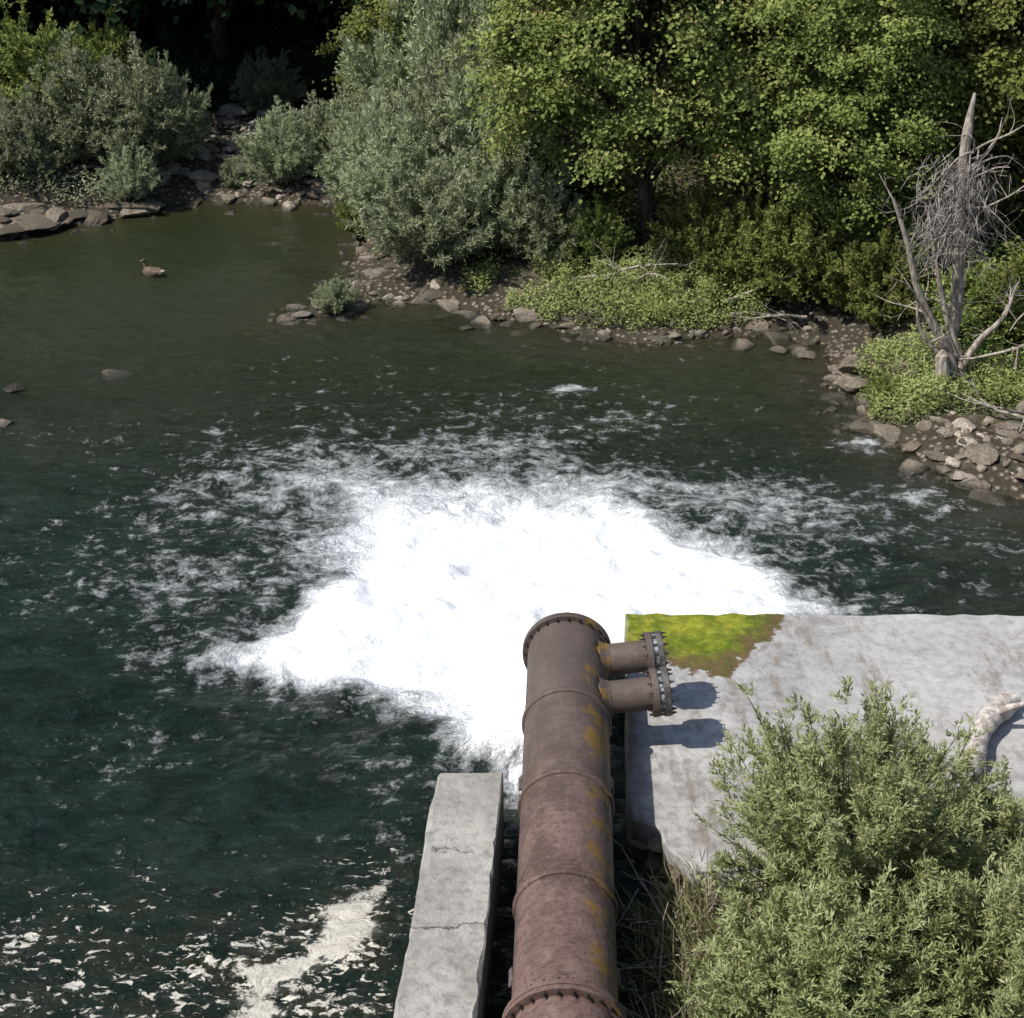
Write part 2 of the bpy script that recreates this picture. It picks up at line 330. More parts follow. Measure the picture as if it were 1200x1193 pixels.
for k in range(2): 
    q=np.stack([k*n+j,k*n+j2,(k+1)*n+j2,(k+1)*n+j],1); mb.add(v,q,0)
mb.add(rings[2],[np.arange(n)],0)
slab=mb.build('concrete_slab',[M['slab']])
mb=MB();rs=R_(5)
Ys=np.arange(14.95,1.3,-.09); N=len(Ys); secs=[]
for k,y in enumerate(Ys):
    xr=-.10+(y-14.95)*.062; xl=xr-.80+ (y-14.95)*.002
    e=lambda s:(float(fbm(np.array([y*2.5]),np.array([s*5.]),4,s))-.5)*.06
    c=.02+.12*max(0,float(vnoise(np.array([y*4]),np.array([1.]),9))-.65)
    c2=.02+.15*max(0,float(vnoise(np.array([y*3]),np.array([4.]),3))-.7)
    z=1.0
    secs.append([(xl+e(1),y,-1.2),(xl+e(1),y,z-c2),(xl+c2+e(2),y,z+e(3)*.4),(xl+.4,y,z+e(4)*.5),(xr-c-e(5)*.5,y,z+e(6)*.4),(xr+e(7)*.5,y,z-c),(xr+e(8)*.3,y,.4),(xr+.02,y,-1.2)])
S=np.array(secs);k=8;v=S.reshape(-1,3)
ii=np.arange(N-1)[:,None]*k;jj=np.arange(k)[None];q=np.stack([ii+jj,ii+(jj+1)%k,ii+k+(jj+1)%k,ii+k+jj],-1).reshape(-1,4)
mb.add(v,q,0); mb.add(v[:k],[np.arange(k)],0)
mb.build('concrete_wall',[M['wall']])
mb=MB(); box(mb,(0,-1.6,4.2),(90,5,13.2)); 
for x in np.arange(-44,44,6.): box(mb,(x,.95,4.0),(.5,.12,13))
mb.build('concrete_dam',[M['wall']])
# ---------------------------------------------------------------- pipe
AX=lambda y,z=1.2:np.array([.12+.035*y,y,z])
def lathe(mb,prof,k=56,mat=0,tint=0,a=None,b=None):
    a=np.array(a,float);b=np.array(b,float);d=(b-a)/np.linalg.norm(b-a)
    u=nrm(np.cross(d,[0,0,1.]));w=np.cross(u,d);an=np.arange(k)/k*2*np.pi
    circ=np.cos(an)[:,None]*u+np.sin(an)[:,None]*w
    v=np.concatenate([a+d*s+circ*r for s,r in prof]);n=len(prof)
    i=np.arange(n-1)[:,None]*k;j=np.arange(k)[None]
    q=np.stack([i+j,i+k+j,i+k+(j+1)%k,i+(j+1)%k],-1).reshape(-1,4)
    mb.add(v,q,mat,tint,False); return d,u,w
def bolts(mb,c,d,u,w,R,n,r,h,mat=1,off=0):
    for k in range(n):
        a=2*np.pi*(k+off)/n; o=c+(u*math.cos(a)+w*math.sin(a))*R
        tubes(mb,[o-d*h,o+d*h],r,6,mat,.5,False)
        tubes(mb,[o-d*h*1.3,o+d*h*1.3],r*.5,6,mat,.5,False)
par=empty('steel_pipe')
mb=MB();y0,y1=1.1,17.3;Rp=.515
a=AX(y0);b=AX(y1);L=np.linalg.norm(b-a);sc_=L/(y1-y0)
prof=[(0,Rp)]
for yy_ in (2.8,4.4,6.0,7.6,9.2,12.39,14.05,15.64):
    s=(yy_-y0)*sc_
    prof+=[(s-.045,Rp),(s-.04,Rp+.022),(s-.012,Rp+.034),(s+.012,Rp+.034),(s+.04,Rp+.022),(s+.045,Rp)]
    if yy_==9.2:
        s=(10.75-y0)*sc_; prof+=[(s-.06,Rp),(s-.06,Rp+.085),(s-.006,Rp+.085),(s-.006,Rp+.06),(s+.006,Rp+.06),(s+.006,Rp+.085),(s+.06,Rp+.085),(s+.06,Rp)]
prof+=[(L-.10,Rp),(L-.10,Rp+.07),(L-.055,Rp+.07),(L-.055,Rp+.045),(L-.045,Rp+.045),(L-.045,Rp+.07),(L,Rp+.07),(L,Rp-.02),(L-.5,Rp-.02),(L-4,Rp-.02)]
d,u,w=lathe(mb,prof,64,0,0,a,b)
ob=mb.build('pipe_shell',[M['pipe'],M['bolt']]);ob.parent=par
ob.data.polygons.foreach_set('use_smooth',np.ones(len(ob.data.polygons),bool))
md=ob.modifiers.new('es','EDGE_SPLIT');md.split_angle=math.radians(40)
mb=MB();bolts(mb,a+d*((10.75-y0)*sc_),d,u,w,Rp+.05,26,.02,.085)
bolts(mb,a+d*(L-.05),d,u,w,Rp+.038,24,.017,.075)
mb.build('flange_bolts',[M['pipe'],M['bolt']]).parent=par
for idx,yy_ in enumerate((16.82,15.98)):
    mb=MB();s0=AX(yy_)+np.array([.2,0,.12]); s1=np.array([1.95,yy_+.06,1.42])
    Ls=np.linalg.norm(s1-s0);r=.205
    prof=[(0,r),(Ls-.24,r),(Ls-.24,r+.015),(Ls-.23,r+.02),(Ls-.23,.30),(Ls-.15,.30),(Ls-.15,.27)]
    dd,uu,ww=lathe(mb,prof,40,0,0,s0,s1)
    lathe(mb,[(Ls-.15,.28),(Ls-.09,.28)],40,2,0,s0,s1)
    lathe(mb,[(Ls-.09,.27),(Ls-.09,.305),(Ls-.02,.305),(Ls-.01,.295),(Ls-.01,.02),(Ls-.01,.0)],40,3,0,s0,s1)
    lathe(mb,[(.22,r+.07),(.30,r+.02),(.36,r)],40,0,.3,s0,s1)
    bolts(mb,s0+dd*(Ls-.115),dd,uu,ww,.272,14,.022,.125,1,.3)
    o=mb.build('branch_stub_%d'%(idx+1),[M['pipe'],M['bolt'],M['gasket'],M['flange']]);o.parent=par
    o.modifiers.new('es','EDGE_SPLIT')
mb=MB()
for yy_ in (4.5,8.5,11.6,14.7):
    c=AX(yy_)
    an=np.linspace(np.pi*1.08,np.pi*1.92,14); arc_=[(c[0]+math.cos(t)*.54,c[2]+math.sin(t)*.54) for t in an]
    pr=[(c[0]-.56,-1.2),(c[0]-.56,1.02)]+arc_+[(c[0]+.56,1.02),(c[0]+.56,-1.2)]
    n=len(pr);v=np.array([(x,yy_-.12,z) for x,z in pr]+[(x,yy_+.12,z) for x,z in pr])
    j=np.arange(n);j2=(j+1)%n;mb.add(v,np.stack([j,j2,n+j2,n+j],1),0)
    for side in (0,n):
        for i in range(1,8):
            if i+1<n-2-i: mb.add(v[side:side+n],[[i,i+1,n-2-i,n-1-i]],0)
mb.build('saddle_piers',[M['flange']]).parent=par
mb=MB();pts=[];rad=[]
for t in np.linspace(0,1,16): pts.append(AX(16.6)+np.array([.03*t,2.3*t,-1.5*t*t-.12])); rad.append(.36+.3*t)
v,q=tube(pts,rad,40); v+= (np.stack([fbm(v[:,0]*5+s,v[:,1]*2+v[:,2]*4,4,s) for s in (1,2,3)],-1)-.5)*.12
mb.add(v,q,0,.5,True);mb.build('water_jet',[M['jet']])
# ---------------------------------------------------------------- rocks
def ico(sub):
    bm=bmesh.new();bmesh.ops.create_icosphere(bm,subdivisions=sub,radius=1)
    v=np.array([x.co[:] for x in bm.verts]);f=np.array([[x.index for x in p.verts] for p in bm.faces]);bm.free();return v,f
I2=ico(2);I3=ico(3)
def rock(mb,c,s,rs,tint,big=False,flat=.6):
    v,f=I3 if big else I2; v=v.copy()
    for k in range(11 if big else 7):
        n=nrm(rs.normal(size=3)); cc=rs.uniform(.4,.8); dd=v@n; v=v-n*np.maximum(0,dd-cc)[:,None]
    v*=1+rs.normal(0,.025,(len(v),1)); v*=np.array([s*rs.uniform(.8,1.5),s*rs.uniform(.6,1.1),s*flat*rs.uniform(.7,1.2)])
    a=rs.uniform(0,6.28);ca,sa=math.cos(a),math.sin(a);v=v@np.array([[ca,sa,0],[-sa,ca,0],[0,0,1]])
    mb.add(v+np.array(c),f,0,tint)
mb=MB();rs=R_(11)
for i in range(8,31):
    ax,ay=RIV[i];bx,by=RIV[i+1] if i+1<len(RIV) else RIV[0];Ld=math.hypot(bx-ax,by-ay)
    if ax<-19: continue
    for k in range(int(Ld*15)):
        t=rs.rand(); off=rs.normal(0,.36); x=ax+(bx-ax)*t+off*(by-ay)/Ld; y=ay+(by-ay)*t-off*(bx-ax)/Ld
        s=min(.45,rs.lognormal(-2.1,.6)); z=max(gz(x,y),-.05)-s*.08
        rock(mb,(x,y,z),s,rs,rs.rand()*(.6 if x<-9 else .95))
for (x,y,s) in [(7.2,29.0,.6),(6.8,28.5,.4),(7.8,28.6,.5),(8.3,25.0,.4),(7.9,24.6,.3),(8.9,25.6,.4),(9.4,24.9,.45),(9.0,24.3,.35),(8.2,23.9,.5),(9.6,26.4,.4),(8.3,26.0,.3),(6.6,29.4,.3),(7.6,25.3,.25),(10.2,25.6,.5),(10.5,24.5,.5)]:
    rock(mb,(x,y,gz(x,y)+.02),s,rs,rs.uniform(.3,1),True,.4)
for k in range(260):
    x=rs.uniform(-12,-4.5);y=rs.uniform(41.8,48.5);s=rs.lognormal(-1.5,.5);rock(mb,(x,y,gz(x,y)+.04),min(s,.65),rs,rs.uniform(.6,1),False,.45)
for k in range(46):
    x=rs.uniform(-15,-8.5);y=38.4+(x+12)*.42+rs.uniform(.1,1.3);rock(mb,(x,y,gz(x,y)+.05),rs.uniform(.2,.75),rs,rs.uniform(.0,.55),True,.26)
for k in range(230):
    x=rs.uniform(7.4,12);y=rs.uniform(24.3,28);rock(mb,(x,y,gz(x,y)),rs.uniform(.05,.2),rs,rs.rand(),False,.6)
mb.build('riverbank_rocks',[M['rock']])
mb=MB();rs=R_(4)
for x,y,s,t,z in [(-8.0,29.3,.45,.1,-.02),(-9.6,26.9,.25,.8,.02),(-4.6,32.6,.3,.9,.05),(-9.9,28.6,.25,.1,0),(-5.3,32.2,.2,.5,0),(6.1,30.2,.35,.3,0),(5.6,30.6,.25,.6,0),(1.2,29.6,.15,.2,-.03),(-1.0,31.9,.2,.3,0),(.1,31.5,.18,.7,0),(-5.9,37.6,.2,.2,0)]:
    rock(mb,(x,y,z),s,rs,t,True,.35)
mb.build('river_rocks',[M['rock']])
mb=MB();rs=R_(14)
for k in range(60):
    t=rs.rand();x=1.5+t*.9+rs.normal(0,.12);y=14.8-t*1.2+rs.normal(0,.12);rock(mb,(x,y,rs.uniform(.0,.45)),rs.uniform(.05,.2),rs,rs.uniform(0,.35))
mb.build('slab_rubble',[M['rock']])
# ---------------------------------------------------------------- vegetation
UP=np.array([0,0,1.])
def willow(seed,H,R,nst,ntw,nl,LL,WW,leaf,stem_vis=True,tw=.42,spiky=.15,low=.12,stray=0):
    rs=R_(seed);mb=MB()
    az=rs.rand(nst)*2*np.pi;ro=np.sqrt(rs.rand(nst))
    lob=.72+.5*vnoise(az*1.6+seed,ro*2,seed)
    ex=R*ro*lob;ez=H*np.sqrt(np.clip(1-(ro*.93)**2,.03,1))*(.72+.3*rs.rand(nst))*(.68+.55*vnoise(np.cos(az)*2+5,np.sin(az)*2+5,seed+2))
    if stray: k=rs.rand(nst)<stray; ez=np.where(k,ez*1.25,ez)
    end=np.stack([np.cos(az)*ex,np.sin(az)*ex,ez],1)
    base=np.stack([np.cos(az)*ex*.25,np.sin(az)*ex*.25,0*az],1)+rs.normal(0,.08*R,(nst,3))*[1,1,0]
    def P(i,s): 
        s=s[:,None];b=base[i];e=end[i]
        return b+(e-b)*np.concatenate([s**1.25,s**1.25,s**.85],1)
    stint=rs.rand(nst)
    i=rs.randint(0,nst,ntw);s=low+(1-low)*rs.rand(ntw)**.75
    st=P(i,s);tg=nrm(P(i,np.minimum(s+.05,1.05))-st);out=nrm(end[i]*[1,1,.3])
    dr=nrm(tg*.8+rs.normal(0,.45,(ntw,3))+out*.3+UP*.15);ln=tw*rs.uniform(.5,1.2,ntw)*(1.15-.5*s)
    li=np.repeat(np.arange(ntw),nl);t=rs.rand(len(li))
    pos=st[li]+dr[li]*(ln[li]*t)[:,None]-UP*((t**2)*.12*ln[li])[:,None]+rs.normal(0,.012,(len(li),3))
    ld=nrm(dr[li]+rs.normal(0,.55,(len(li),3)));nr=nrm(rs.normal(0,.5,(len(li),3))+UP*.7+out[li]*.3)
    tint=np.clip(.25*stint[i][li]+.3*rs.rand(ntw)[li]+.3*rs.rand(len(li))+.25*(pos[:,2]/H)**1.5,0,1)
    leaves(mb,pos,ld,nr,LL*rs.uniform(.7,1.2,len(li)),WW,0,tint)
    for k in range(nst if stem_vis else 0):
        if k%2: continue
        ss=np.linspace(0,1,6);pts=P(np.full(6,k),ss)
        tubes(mb,pts,np.linspace(.018,.004,6)*(H/3)**.5,3,1,.5,True,False)
    return mb
def crown(seed,lobes,ncl,nl,ls,H,tr=.16,spread=.42,nbr=40,seeds=0,inner=.15,thick=.15,trunktop=.8):
    rs=R_(seed);mb=MB();lobes=np.array(lobes,float);wt=(lobes[:,3]*lobes[:,4]*lobes[:,5])**.66
    li=rs.choice(len(lobes),ncl,p=wt/wt.sum());d=nrm(rs.normal(size=(ncl,3)));rr=np.where(rs.rand(ncl)<inner,rs.uniform(.3,.8,ncl),rs.uniform(.82,1.05,ncl))
    rr*=.55+.9*vnoise(d[:,0]*3+li*3,d[:,1]*3+d[:,2]*3,seed)
    C=lobes[li,:3]+d*lobes[li,3:]*rr[:,None];ok=C[:,2]>.3;C=C[ok];d=d[ok];n=len(C)
    out=nrm(d*[1,1,.6]);ct=rs.rand(n)
    k=np.repeat(np.arange(n),nl);m_=len(k)
    sz=rs.uniform(.5,1.35,n)
    o=rs.normal(0,1,(m_,3))*[spread,spread,thick]*sz[k][:,None]
    o[:,2]-=.45*np.clip((o*out[k]).sum(1),0,9)
    pos=C[k]+o
    nr=nrm(UP*.75+out[k]*.45+rs.normal(0,.5,(m_,3)));ld=np.cross(nr,nrm(rs.normal(size=(m_,3))));ld=ld+UP*-.15
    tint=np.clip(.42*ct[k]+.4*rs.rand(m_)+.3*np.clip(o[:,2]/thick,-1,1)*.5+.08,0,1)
    leaves(mb,pos,ld,nr,ls*rs.uniform(.55,1.25,m_),ls*.8,0,tint)
    if seeds:
        j=rs.choice(n,int(n*seeds),replace=False);kk=np.repeat(j,20)
        p2=C[kk]+rs.normal(0,.16,(len(kk),3))+UP*.16
        leaves(mb,p2,nrm(rs.normal(size=(len(kk),3))-UP),nrm(rs.normal(size=(len(kk),3))),.08,.05,2,rs.rand(len(kk)))
    zt=H*trunktop;tz=np.linspace(0,zt,9);tp=np.stack([.25*np.sin(tz*.6+seed),.2*np.cos(tz*.7+seed)-.2*math.cos(seed),tz],1)
    tubes(mb,tp,np.linspace(tr,tr*.35,9),9,1,.5)
    for q in rs.choice(n,min(nbr,n),replace=False):
        c=C[q];z0=np.clip(c[2]*rs.uniform(.35,.75),.3,zt*.95);b=np.array([np.interp(z0,tz,tp[:,0]),np.interp(z0,tz,tp[:,1]),z0])
        t=np.linspace(0,1,6)[:,None];pts=b+(c-b)*np.concatenate([t,t,t**.8],1)+rs.normal(0,.05,(6,3))*t
        tubes(mb,pts,np.linspace(tr*.33,.012,6),5,1,.5,True,False)
    return mb
LM=lambda k:[M[k],M['bark'],M['seed']]
w1=willow(1,3.0,2.0,130,2300,17,.14,.032,'willow').build('willow_mesh_a',LM('willow'),link=False)
w2=willow(2,3.0,1.7,110,2100,17,.14,.032,'willow').build('willow_mesh_b',LM('willow'),link=False)
w3=willow(3,3.0,1.9,110,2000,17,.12,.048,'green').build('willow_mesh_c',LM('green'),link=False)
rs=R_(77)
for x,y,h,me_,w in [(-1.9,34.7,2.5,w1,1.1),(-.5,35.2,2.6,w2,1),(-2.5,36.7,3.1,w1,.95),(-3.3,38.9,2.8,w2,.95),(-1.4,38.3,4.3,w1,.85),(-.2,36.8,4.2,w2,.8),(-3.2,41.2,3.2,w1,.9),(-4.4,42.3,2.0,w2,1.0),
                  (-6.3,41.9,2.1,w1,.95),(-5.3,42.6,1.7,w2,1),(-10.1,42.4,3.0,w2,1.05),(-11.6,42.6,3.2,w1,1),(-13.4,41.2,2.1,w1,1.05),(-10.1,40.6,1.5,w2,1.1),(-12.6,40.8,1.6,w2,1.),(-14.8,41.8,2.8,w2,1),(-13.2,43.9,3.9,w3,1),(-15.0,44.4,3.8,w3,1),(-11.7,44.9,3.4,w3,.9),(-9.4,43.6,2.6,w1,.7),
                  (-7.4,48.2,1.8,w1,1.1),(.4,39.4,5.6,w1,.75),(-.8,41.2,5.8,w2,.75),(-2.4,43.0,5.2,w1,.8),(-3.95,32.9,.8,w1,1.1),(.7,34.4,1.9,w2,1.0),(-7.6,42.0,.7,w2,1.2)]:
    s=h/3.0; inst('willow_bush',me_,(x,y,gz(x,y)-.05),rs.rand()*6,(s*w,s*w,s))
for x,y,h,w in [(-3.7,38.0,1.5,.8),(1.9,34.2,1.5,.9),(5.3,33.0,2.2,1),(4.4,33.6,2.0,1),(6.4,32.4,2.4,1),(9.3,29.9,1.5,1.1),(7.7,31.2,2.0,1),(10.6,29.3,2.2,1),(11.5,27.9,2.0,1),(7.2,27.4,.7,1.3),(10.1,27.4,.9,1.1)]:
    s=h/3.0; inst('green_shrub',w3,(x,y,gz(x,y)-.05),rs.rand()*6,(s*w,s*w,s))
g=gz(3.0,34.9)
mp=crown(21,[(0,0,5.6,2.6,2.4,2.2),(-2.2,-.3,4.4,1.6,1.6,1.7),(2.3,-.5,4.5,1.7,1.7,1.9),(.4,-1.3,3.1,1.8,1.2,.9),(-1.0,0,7.2,2.0,2,1.6),(2.6,.4,6.8,1.8,2,1.5),(3.4,-.8,2.6,1.2,1.0,1.1)],520,170,.118,8.5,.2,.29,70,.6,.12,.11)
mo=mp.build('maple_tree',LM('maple'),(3.0,35.0,g))
inst('maple_tree',mo.data,(9.2,36.2,gz(9.2,36.2)),2.4,1.0)
mp=crown(23,[(0,0,5.6,2.4,2.3,2.0),(-1.9,-.3,4.0,1.5,1.6,1.5),(1.8,-.5,3.4,1.7,1.5,1.6),(0,-1.0,2.1,1.7,1.2,1.2),(-1.0,0,7.4,1.9,1.8,1.6),(1.6,.3,6.8,1.2,1.3,1.2)],430,150,.115,8,.18,.29,60,.05,.12,.11)
mp2=mp.build('ash_tree_mesh',LM('green'),link=False)
for x,y,s,r in [(7.6,33.8,.85,1),(11.4,33.2,1.0,3),(14.2,31.5,1.0,5),(-1.4,45.0,1.0,4),(4.8,41,1.2,0.3),(13.5,38,1.2,2.5),(17.5,35,1.1,1.5)]:
    inst('deciduous_tree',mp2,(x,y,gz(x,y)),r,s)
far=crown(31,[(0,0,9,4,4,4.5),(-2.5,0,6.5,3,3,2.6),(2.5,.5,6.8,3,3,2.6),(0,-2,5.8,3,2.4,2.2)],420,75,.33,14,.25,.8,30,0,.4,.35)
fm=far.build('forest_tree_mesh',LM('dark'),link=False)
und=willow(33,2.2,2.4,90,1100,14,.2,.08,'dark').build('undergrowth_mesh',LM('dark'),link=False)
fp=empty('background_forest');rs=R_(9)
k=0
for x in np.arange(-36,0,4.6):
    for y in (50.8,55.5,61):
        if x>-3 and y<52: continue
        xx=x+rs.uniform(-1.5,1.5);yy_=y+rs.uniform(-1.2,1.2); inst('forest_tree_%d'%k,fm,(xx,yy_,gz(xx,yy_)),rs.rand()*6,rs.uniform(.95,1.15),fp);k+=1
for x in np.arange(1,34,5.5):
    inst('forest_tree_%d'%k,fm,(x,48+rs.rand()*3,gz(x,48)),rs.rand()*6,1.,fp);k+=1
for x in np.arange(-21,-1,1.9):
    for y in (50.0,53.5,59):
        xx=x+rs.uniform(-.9,.9);yy_=y+rs.uniform(-.9,.9); inst('undergrowth_%d'%k,und,(xx,yy_,gz(xx,yy_)-.1),rs.rand()*6,rs.uniform(.6,1.2),fp);k+=1
# foreground willow
nb1=willow(41,3.0,1.9,240,6000,17,.08,.019,'n',tw=.34,stray=.14)
o=nb1.build('willow_bush',LM('willow2'),(3.75,12.9,.35))
nb2=willow(42,2.0,1.7,200,4600,17,.08,.019,'n',tw=.32,stray=.08)
o2=nb2.build('willow_bush',LM('willow2'),(5.5,12.4,.35))
nb3=willow(43,2.1,1.35,170,4200,17,.08,.019,'n',tw=.32,stray=.1)
nb3.build('willow_bush',LM('willow2'),(3.05,11.2,.3))
inst('willow_bush',o2.data,(4.9,11.1,.4),2.2,1.05)
inst('willow_bush',o.data,(6.6,11.3,.4),4.0,.75)
mb=MB();rs=R_(51);n=8000
x=rs.uniform(1.35,3.0,n);y=rs.uniform(8.5,13.7,n);z=hgt(x,y)[0]
d=nrm(np.stack([rs.normal(0,.6,n),rs.normal(0,.6,n),np.abs(rs.normal(.7,.3,n))],1));L=rs.uniform(.15,.7,n)
gm=rs.rand(n)<.5
for mk_,mat_ in ((gm,2),(~gm,0)):
    q=np.where(mk_)[0];leaves(mb,np.stack([x,y,z-.02],1)[q],d[q],nrm(rs.normal(size=(len(q),3))),L[q],.022,mat_,rs.rand(len(q)))
for k in range(80):
    a=np.array([rs.uniform(1.4,2.4),rs.uniform(10,14),.25]);dd=nrm(rs.normal(size=3)*[1,1,.5]+[0,0,.4]);t=np.linspace(0,1,6)[:,None]
    tubes(mb,a+dd*t*rs.uniform(.4,1.1)+rs.normal(0,.03,(6,3))*t,np.linspace(.012,.004,6),4,1,.5)
mb.build('dry_grass',[M['straw'],M['dead'],M['willow2']])
def herbs(name,regs,mat,hh,LL,WW,seed,dens,ysh=0):
    mb=MB();rs=R_(seed)
    for (cx,cy,rx,ry) in regs:
        n=int(rx*ry*dens);a=rs.rand(n)*6.283;q=np.sqrt(rs.rand(n));x=cx+np.cos(a)*q*rx;y=cy+np.sin(a)*q*ry
        z,sd=hgt(x,y);cl=fbm(x*1.3,y*1.3,3,seed+1);ok=(sd>.2+ysh)&(cl>.36);x,y,z=x[ok],y[ok],z[ok];n=len(x)
        hz=hh*rs.rand(n)*(.3+1.3*fbm(x*1.5,y*1.5,3,seed))*1.3
        d=nrm(np.stack([rs.normal(0,1,n),rs.normal(0,1,n),rs.normal(.3,.5,n)],1))
        leaves(mb,np.stack([x,y,z+hz],1),d,nrm(rs.normal(0,.5,(n,3))+UP),LL*rs.uniform(.5,1.3,n),WW,0,np.clip(rs.rand(n)*.7+fbm(x,y,3,seed+5)*.5-.1,0,1))
    return mb.build(name,[M[mat]])
herbs('bank_herbs',[(2.0,32.6,2.6,1.3),(4.0,32.2,1.6,.9),(.2,33.4,1.4,.7),(7.3,27.0,.9,.7),(8.6,27.3,1.4,.9),(10.5,26.9,1.6,1.0),(7.6,28.9,.8,.7)],'herb',.38,.09,.035,61,4600)
herbs('hillside_understory',[(3,37,7,3.4),(10,31.6,5,4),(12,28.6,4,2.6),(-2,38,4,4),(14,34,5,5)],'green',.9,.12,.06,62,560,1.5)
herbs('gravel_bar_plants',[(-6.2,42.6,1.6,.6),(-4.6,43.5,1.5,1.0),(-10.5,44.0,1.2,.9),(-13,40.5,2.5,.8)],'willow',.4,.14,.05,63,900)
# ---------------------------------------------------------------- dead wood
def wood(mb,a,d,L,r,rs,depth,curve=.25,mat=0,k=7,up=0.):
    n=9;pts=[np.array(a,float)];d=nrm(np.array(d,float));dirs=[d]
    bend=nrm(rs.normal(size=3))*curve
    for i in range(n-1):
        d=nrm(d+bend*.35+rs.normal(0,.10,3)+UP*up);dirs.append(d);pts.append(pts[-1]+d*L/(n-1))
    tubes(mb,pts,np.linspace(r,r*.3,n),k,mat,.5,True)
    if depth>0:
        for j in range(rs.randint(2,4)):
            q=rs.randint(2,n-1);wood(mb,pts[q],nrm(dirs[q]+rs.normal(0,.7,3)),L*rs.uniform(.35,.6),r*.45*(1-q/n*.4),rs,depth-1,curve,mat,max(4,k-2),up)
mb=MB();rs=R_(71);B=np.array([8.15,27.3,gz(8.15,27.3)-.1])
z=np.linspace(0,5.7,16);pts=B+np.stack([.15+.10*np.sin(z*1.1)-.02*z,.5+.1*np.cos(z),z],1)
tubes(mb,pts,np.interp(z,[0,3,5.2,5.7],[.12,.09,.08,.02])*(1+.3*rs.rand(16)),9,0,.5,False)
tubes(mb,B+np.array([[0,-.2,0],[-.05,-.2,.5],[-.12,-.15,1.0],[-.1,-.1,1.1]]),[.16,.14,.12,.03],9,0,.5,False)
def arc(p,r0,r1): 
    p=np.array(p,float);t=np.linspace(0,1,len(p));T=np.linspace(0,1,14);q=np.stack([np.interp(T,t,p[:,i]) for i in range(3)],1)
    q[1:-1]=(q[:-2]+2*q[1:-1]+q[2:])/4;q[1:-1]=(q[:-2]+2*q[1:-1]+q[2:])/4; tubes(mb,q,np.linspace(r0,r1,14),8,0,.5);return q
A1=arc([B+[.35,.1,0],B+[.2,0,.8],B+[-.3,0,1.5],B+[-.75,0,2.3],B+[-.95,0,3.1],B+[-1.3,.1,3.9]],.12,.03)
A2=arc([B+[.45,.1,0],B+[.3,0,.9],B+[-.05,.1,1.6],B+[-.3,.1,2.4],B+[-.45,.2,3.0]],.09,.03)
A3=arc([B+[.3,0,.7],B+[.6,0,1.3],B+[1.0,0,1.7],B+[1.15,.1,2.3]],.08,.025)
A4=arc([B+[.3,0,.9],B+[-.2,0,1.0],B+[-.6,0,1.5],B+[-.7,0,2.2]],.06,.02)
for A in (A1,A2,A3,A4):
    for q in (6,8,10,12,13): wood(mb,A[q],nrm(A[min(q+1,13)]-A[q-1]+rs.normal(0,.6,3)+UP*.2),rs.uniform(.5,1.4),.02,rs,1,.4)
for k_ in range(12):
    wood(mb,B+[.1,.4,rs.uniform(2,5)],nrm([rs.normal(),rs.normal(),.5]),rs.uniform(.6,1.8),.024,rs,1,.3)
for k_ in range(40):
    wood(mb,B+[rs.normal(-.05,.33),.35+rs.normal(0,.25),rs.uniform(3.2,4.6)],nrm([rs.normal()*.5,rs.normal()*.5,-1]),rs.uniform(.5,1.5),.012,rs,1,.5,2,4)
n=1300;top=B+np.array([.0,.35,0])+np.stack([rs.normal(-.1,.33,n),rs.normal(0,.27,n),rs.uniform(2.7,4.6,n)],1)
leaves(mb,top,nrm(rs.normal(0,.5,(n,3))-UP*.8),nrm(rs.normal(size=(n,3))),rs.uniform(.2,.5,n),.018,2,rs.rand(n))
mb.build('dead_tree',[M['dead'],M['bark'],M['deadg']])
mb=MB();rs=R_(73)
for a,d,L,r in [((10.2,26.6,2.2),(-.9,.1,-.5),2.2,.05),((10.5,27,3.0),(-.9,-.2,-.3),1.9,.035),((10.2,26,.5),(-1,0,.25),2.0,.05),((9.6,25.7,.6),(-.8,.3,.2),1.6,.04),((10.6,27.6,4.6),(-.5,-.2,.6),1.8,.04),
                ((1.2,33.2,.6),(1,-.2,.35),2.6,.05),((2.0,33.1,.7),(.8,-.3,.5),1.8,.035),((4.6,32.2,.5),(1,0,.3),1.8,.04),((3.4,32.8,.6),(-.9,0,.5),1.7,.035),((2.6,32.9,.5),(.3,-.3,.9),1.6,.03),((4.7,31.9,.3),(1,.1,.1),1.5,.05),((6.3,31.5,.4),(-1,-.2,.2),1.4,.04)]:
    wood(mb,a,d,L,r,rs,2,.3)
mb.build('fallen_branches',[M['dead']])
mb=MB();rs=R_(81)
t=np.linspace(0,1,18);q=np.stack([5.5+.85*t,15.3+1.5*t,.6+.12+.08*np.sin(t*3)],1);q[:,0]+=.03*np.sin(t*9)
q[-3:,0]+=[.03,.08,.16]
v,f=tube(q,.13+.025*np.sin(t*11)+.04*(t>.85),14);v+=(np.stack([vnoise(v[:,0]*9,v[:,1]*9+v[:,2]*7,s) for s in(1,2,3)],-1)-.5)*.07
m_=barkmat('bleached_wood',(.28,.235,.20),(.60,.55,.49))
mb.add(v,f,0,.5,True);mb.add(v[:14],[np.arange(14)[::-1]],0);mb.add(v[-14:],[np.arange(14)],0)
tubes(mb,q[12]+np.array([[0,0,.05],[.2,-.05,.2],[.45,-.05,.28]]),[.06,.045,.02],8,0)
mb.build('driftwood_log',[m_])
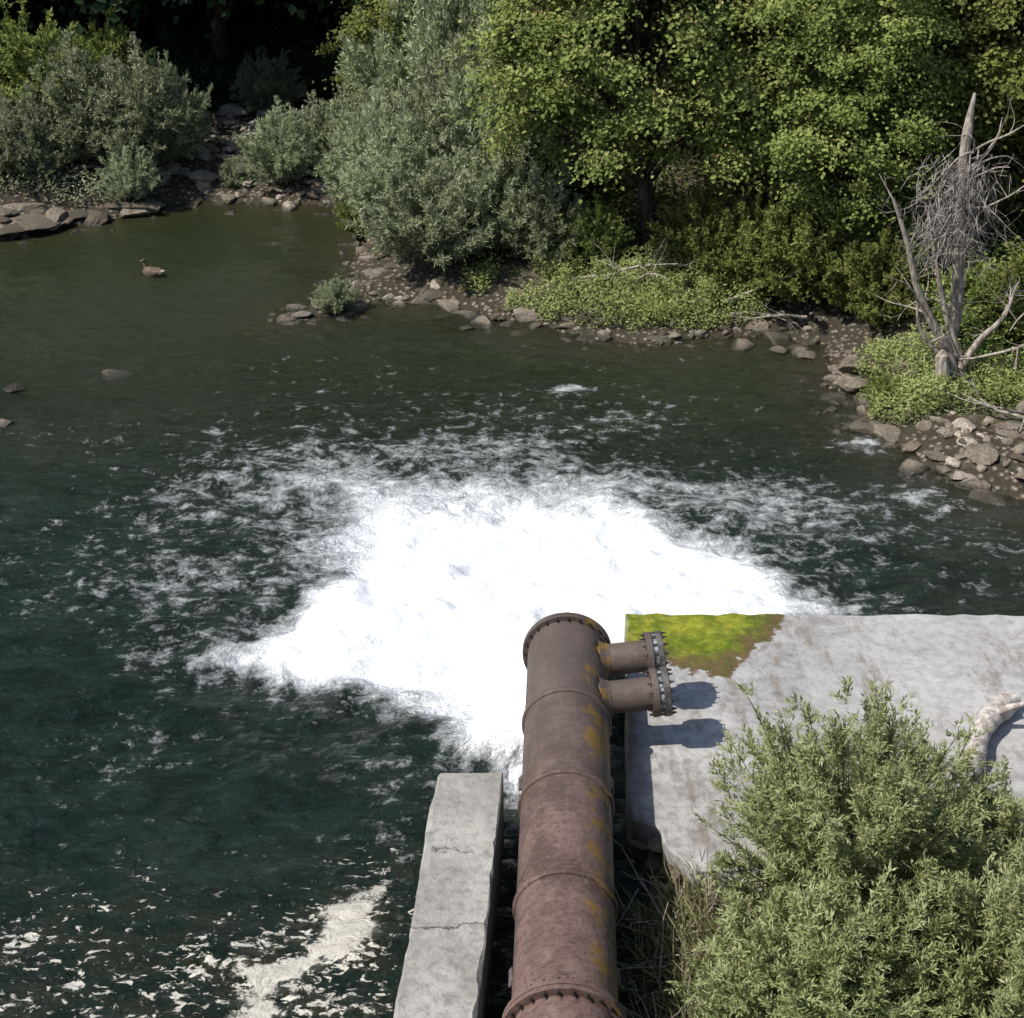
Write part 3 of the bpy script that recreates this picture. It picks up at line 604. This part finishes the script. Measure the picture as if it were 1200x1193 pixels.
# ---------------------------------------------------------------- duck
def duck(loc,rot,dark=0):
    m1=NT('duck_plumage');p=m1.obj();n=m1.noise(m1.mapv(p,(8,14,14)),4,5,.6);s=m1.n('ShaderNodeSeparateXYZ',{0:p}).outputs
    col=m1.mix(m1.mr(n,.4,.6),(.05,.035,.022),(.17,.125,.08));col=m1.mix(m1.mr(s[0],-.27,-.2,1,0),col,(.35,.32,.28));M1=m1.fin(m1.pbsdf(col,.7,.3))
    m2=NT('duck_bill');M2=m2.fin(m2.pbsdf((.28,.17,.03),.5,.4))
    m3=NT('duck_head');M3=m3.fin(m3.pbsdf((.035,.03,.022),.6,.4))
    mb=MB()
    def blob(pts,rad,mat,k=16):
        v,q=tube(pts,rad,k);mb.add(v,q,mat,.5,True);mb.add(v[:k],[np.arange(k)[::-1]],mat,.5,True);mb.add(v[-k:],[np.arange(k)],mat,.5,True)
    blob([(-.30,0,.15),(-.25,0,.13),(-.18,0,.10),(-.08,0,.075),(.03,0,.07),(.12,0,.075),(.19,0,.085),(.225,0,.10)],[.008,.035,.075,.105,.118,.108,.075,.02],0)
    blob([(.14,0,.10),(.17,0,.16),(.185,0,.22),(.19,0,.27)],[.065,.045,.034,.034],0,12)
    blob([(.145,0,.275),(.16,0,.285),(.19,0,.295),(.22,0,.29),(.245,0,.28)],[.01,.034,.045,.036,.012],2,12)
    v,q=tube([(.235,0,.28),(.26,0,.275),(.29,0,.268),(.305,0,.266)],[.02,.016,.017,.008],10);v[:,2]=.272+(v[:,2]-.272)*.5;mb.add(v,q,1,.5,True)
    for sgn in(-1,1):
        v,f=I2;mb.add(v*[.15,.03,.06]+[-.05,sgn*.095,.11],f,0,.5,True); mb.add(v*.006+[.215,sgn*.033,.30],f,1,.5,True)
        mb.add(v*[.07,.02,.012]+[-.24,sgn*.03,.155],f,0,.5,True)
    o=mb.build('duck',[M1,M2,M3],loc);o.rotation_euler=(0,0,rot);return o
duck((-8.5,35.3,-.03),math.radians(150)).scale=(1.2,)*3
# ---------------------------------------------------------------- light, sky, camera
sun_to=Vector((-.92*math.cos(math.radians(52)),-.40*math.cos(math.radians(52)),math.sin(math.radians(52)))).normalized()
l=bpy.data.lights.new('sun','SUN');l.energy=5;l.angle=math.radians(.5);l.color=(1,.965,.90)
lo=bpy.data.objects.new('sun',l);sc.collection.objects.link(lo);lo.rotation_euler=(-sun_to).to_track_quat('-Z','Y').to_euler();lo.location=(-20,-10,40)
w=bpy.data.worlds.new('World');sc.world=w;w.use_nodes=True;nt=w.node_tree
sky=nt.nodes.new('ShaderNodeTexSky');sky.sky_type='NISHITA';sky.sun_disc=False;sky.sun_elevation=math.radians(52);sky.sun_rotation=math.atan2(sun_to.x,sun_to.y)
bg=nt.nodes['Background'];nt.links.new(sky.outputs[0],bg.inputs[0]);bg.inputs[1].default_value=.15
cam=bpy.data.cameras.new('camera');co_=bpy.data.objects.new('camera',cam);sc.collection.objects.link(co_);sc.camera=co_
co_.location=(0,0,12.5);co_.rotation_euler=(math.radians(90-28),0,0);cam.sensor_fit='HORIZONTAL';cam.sensor_width=36;cam.angle=2*math.atan(600/1834);cam.clip_end=600
sc.view_settings.view_transform='Standard';sc.view_settings.look='None';sc.view_settings.exposure=0
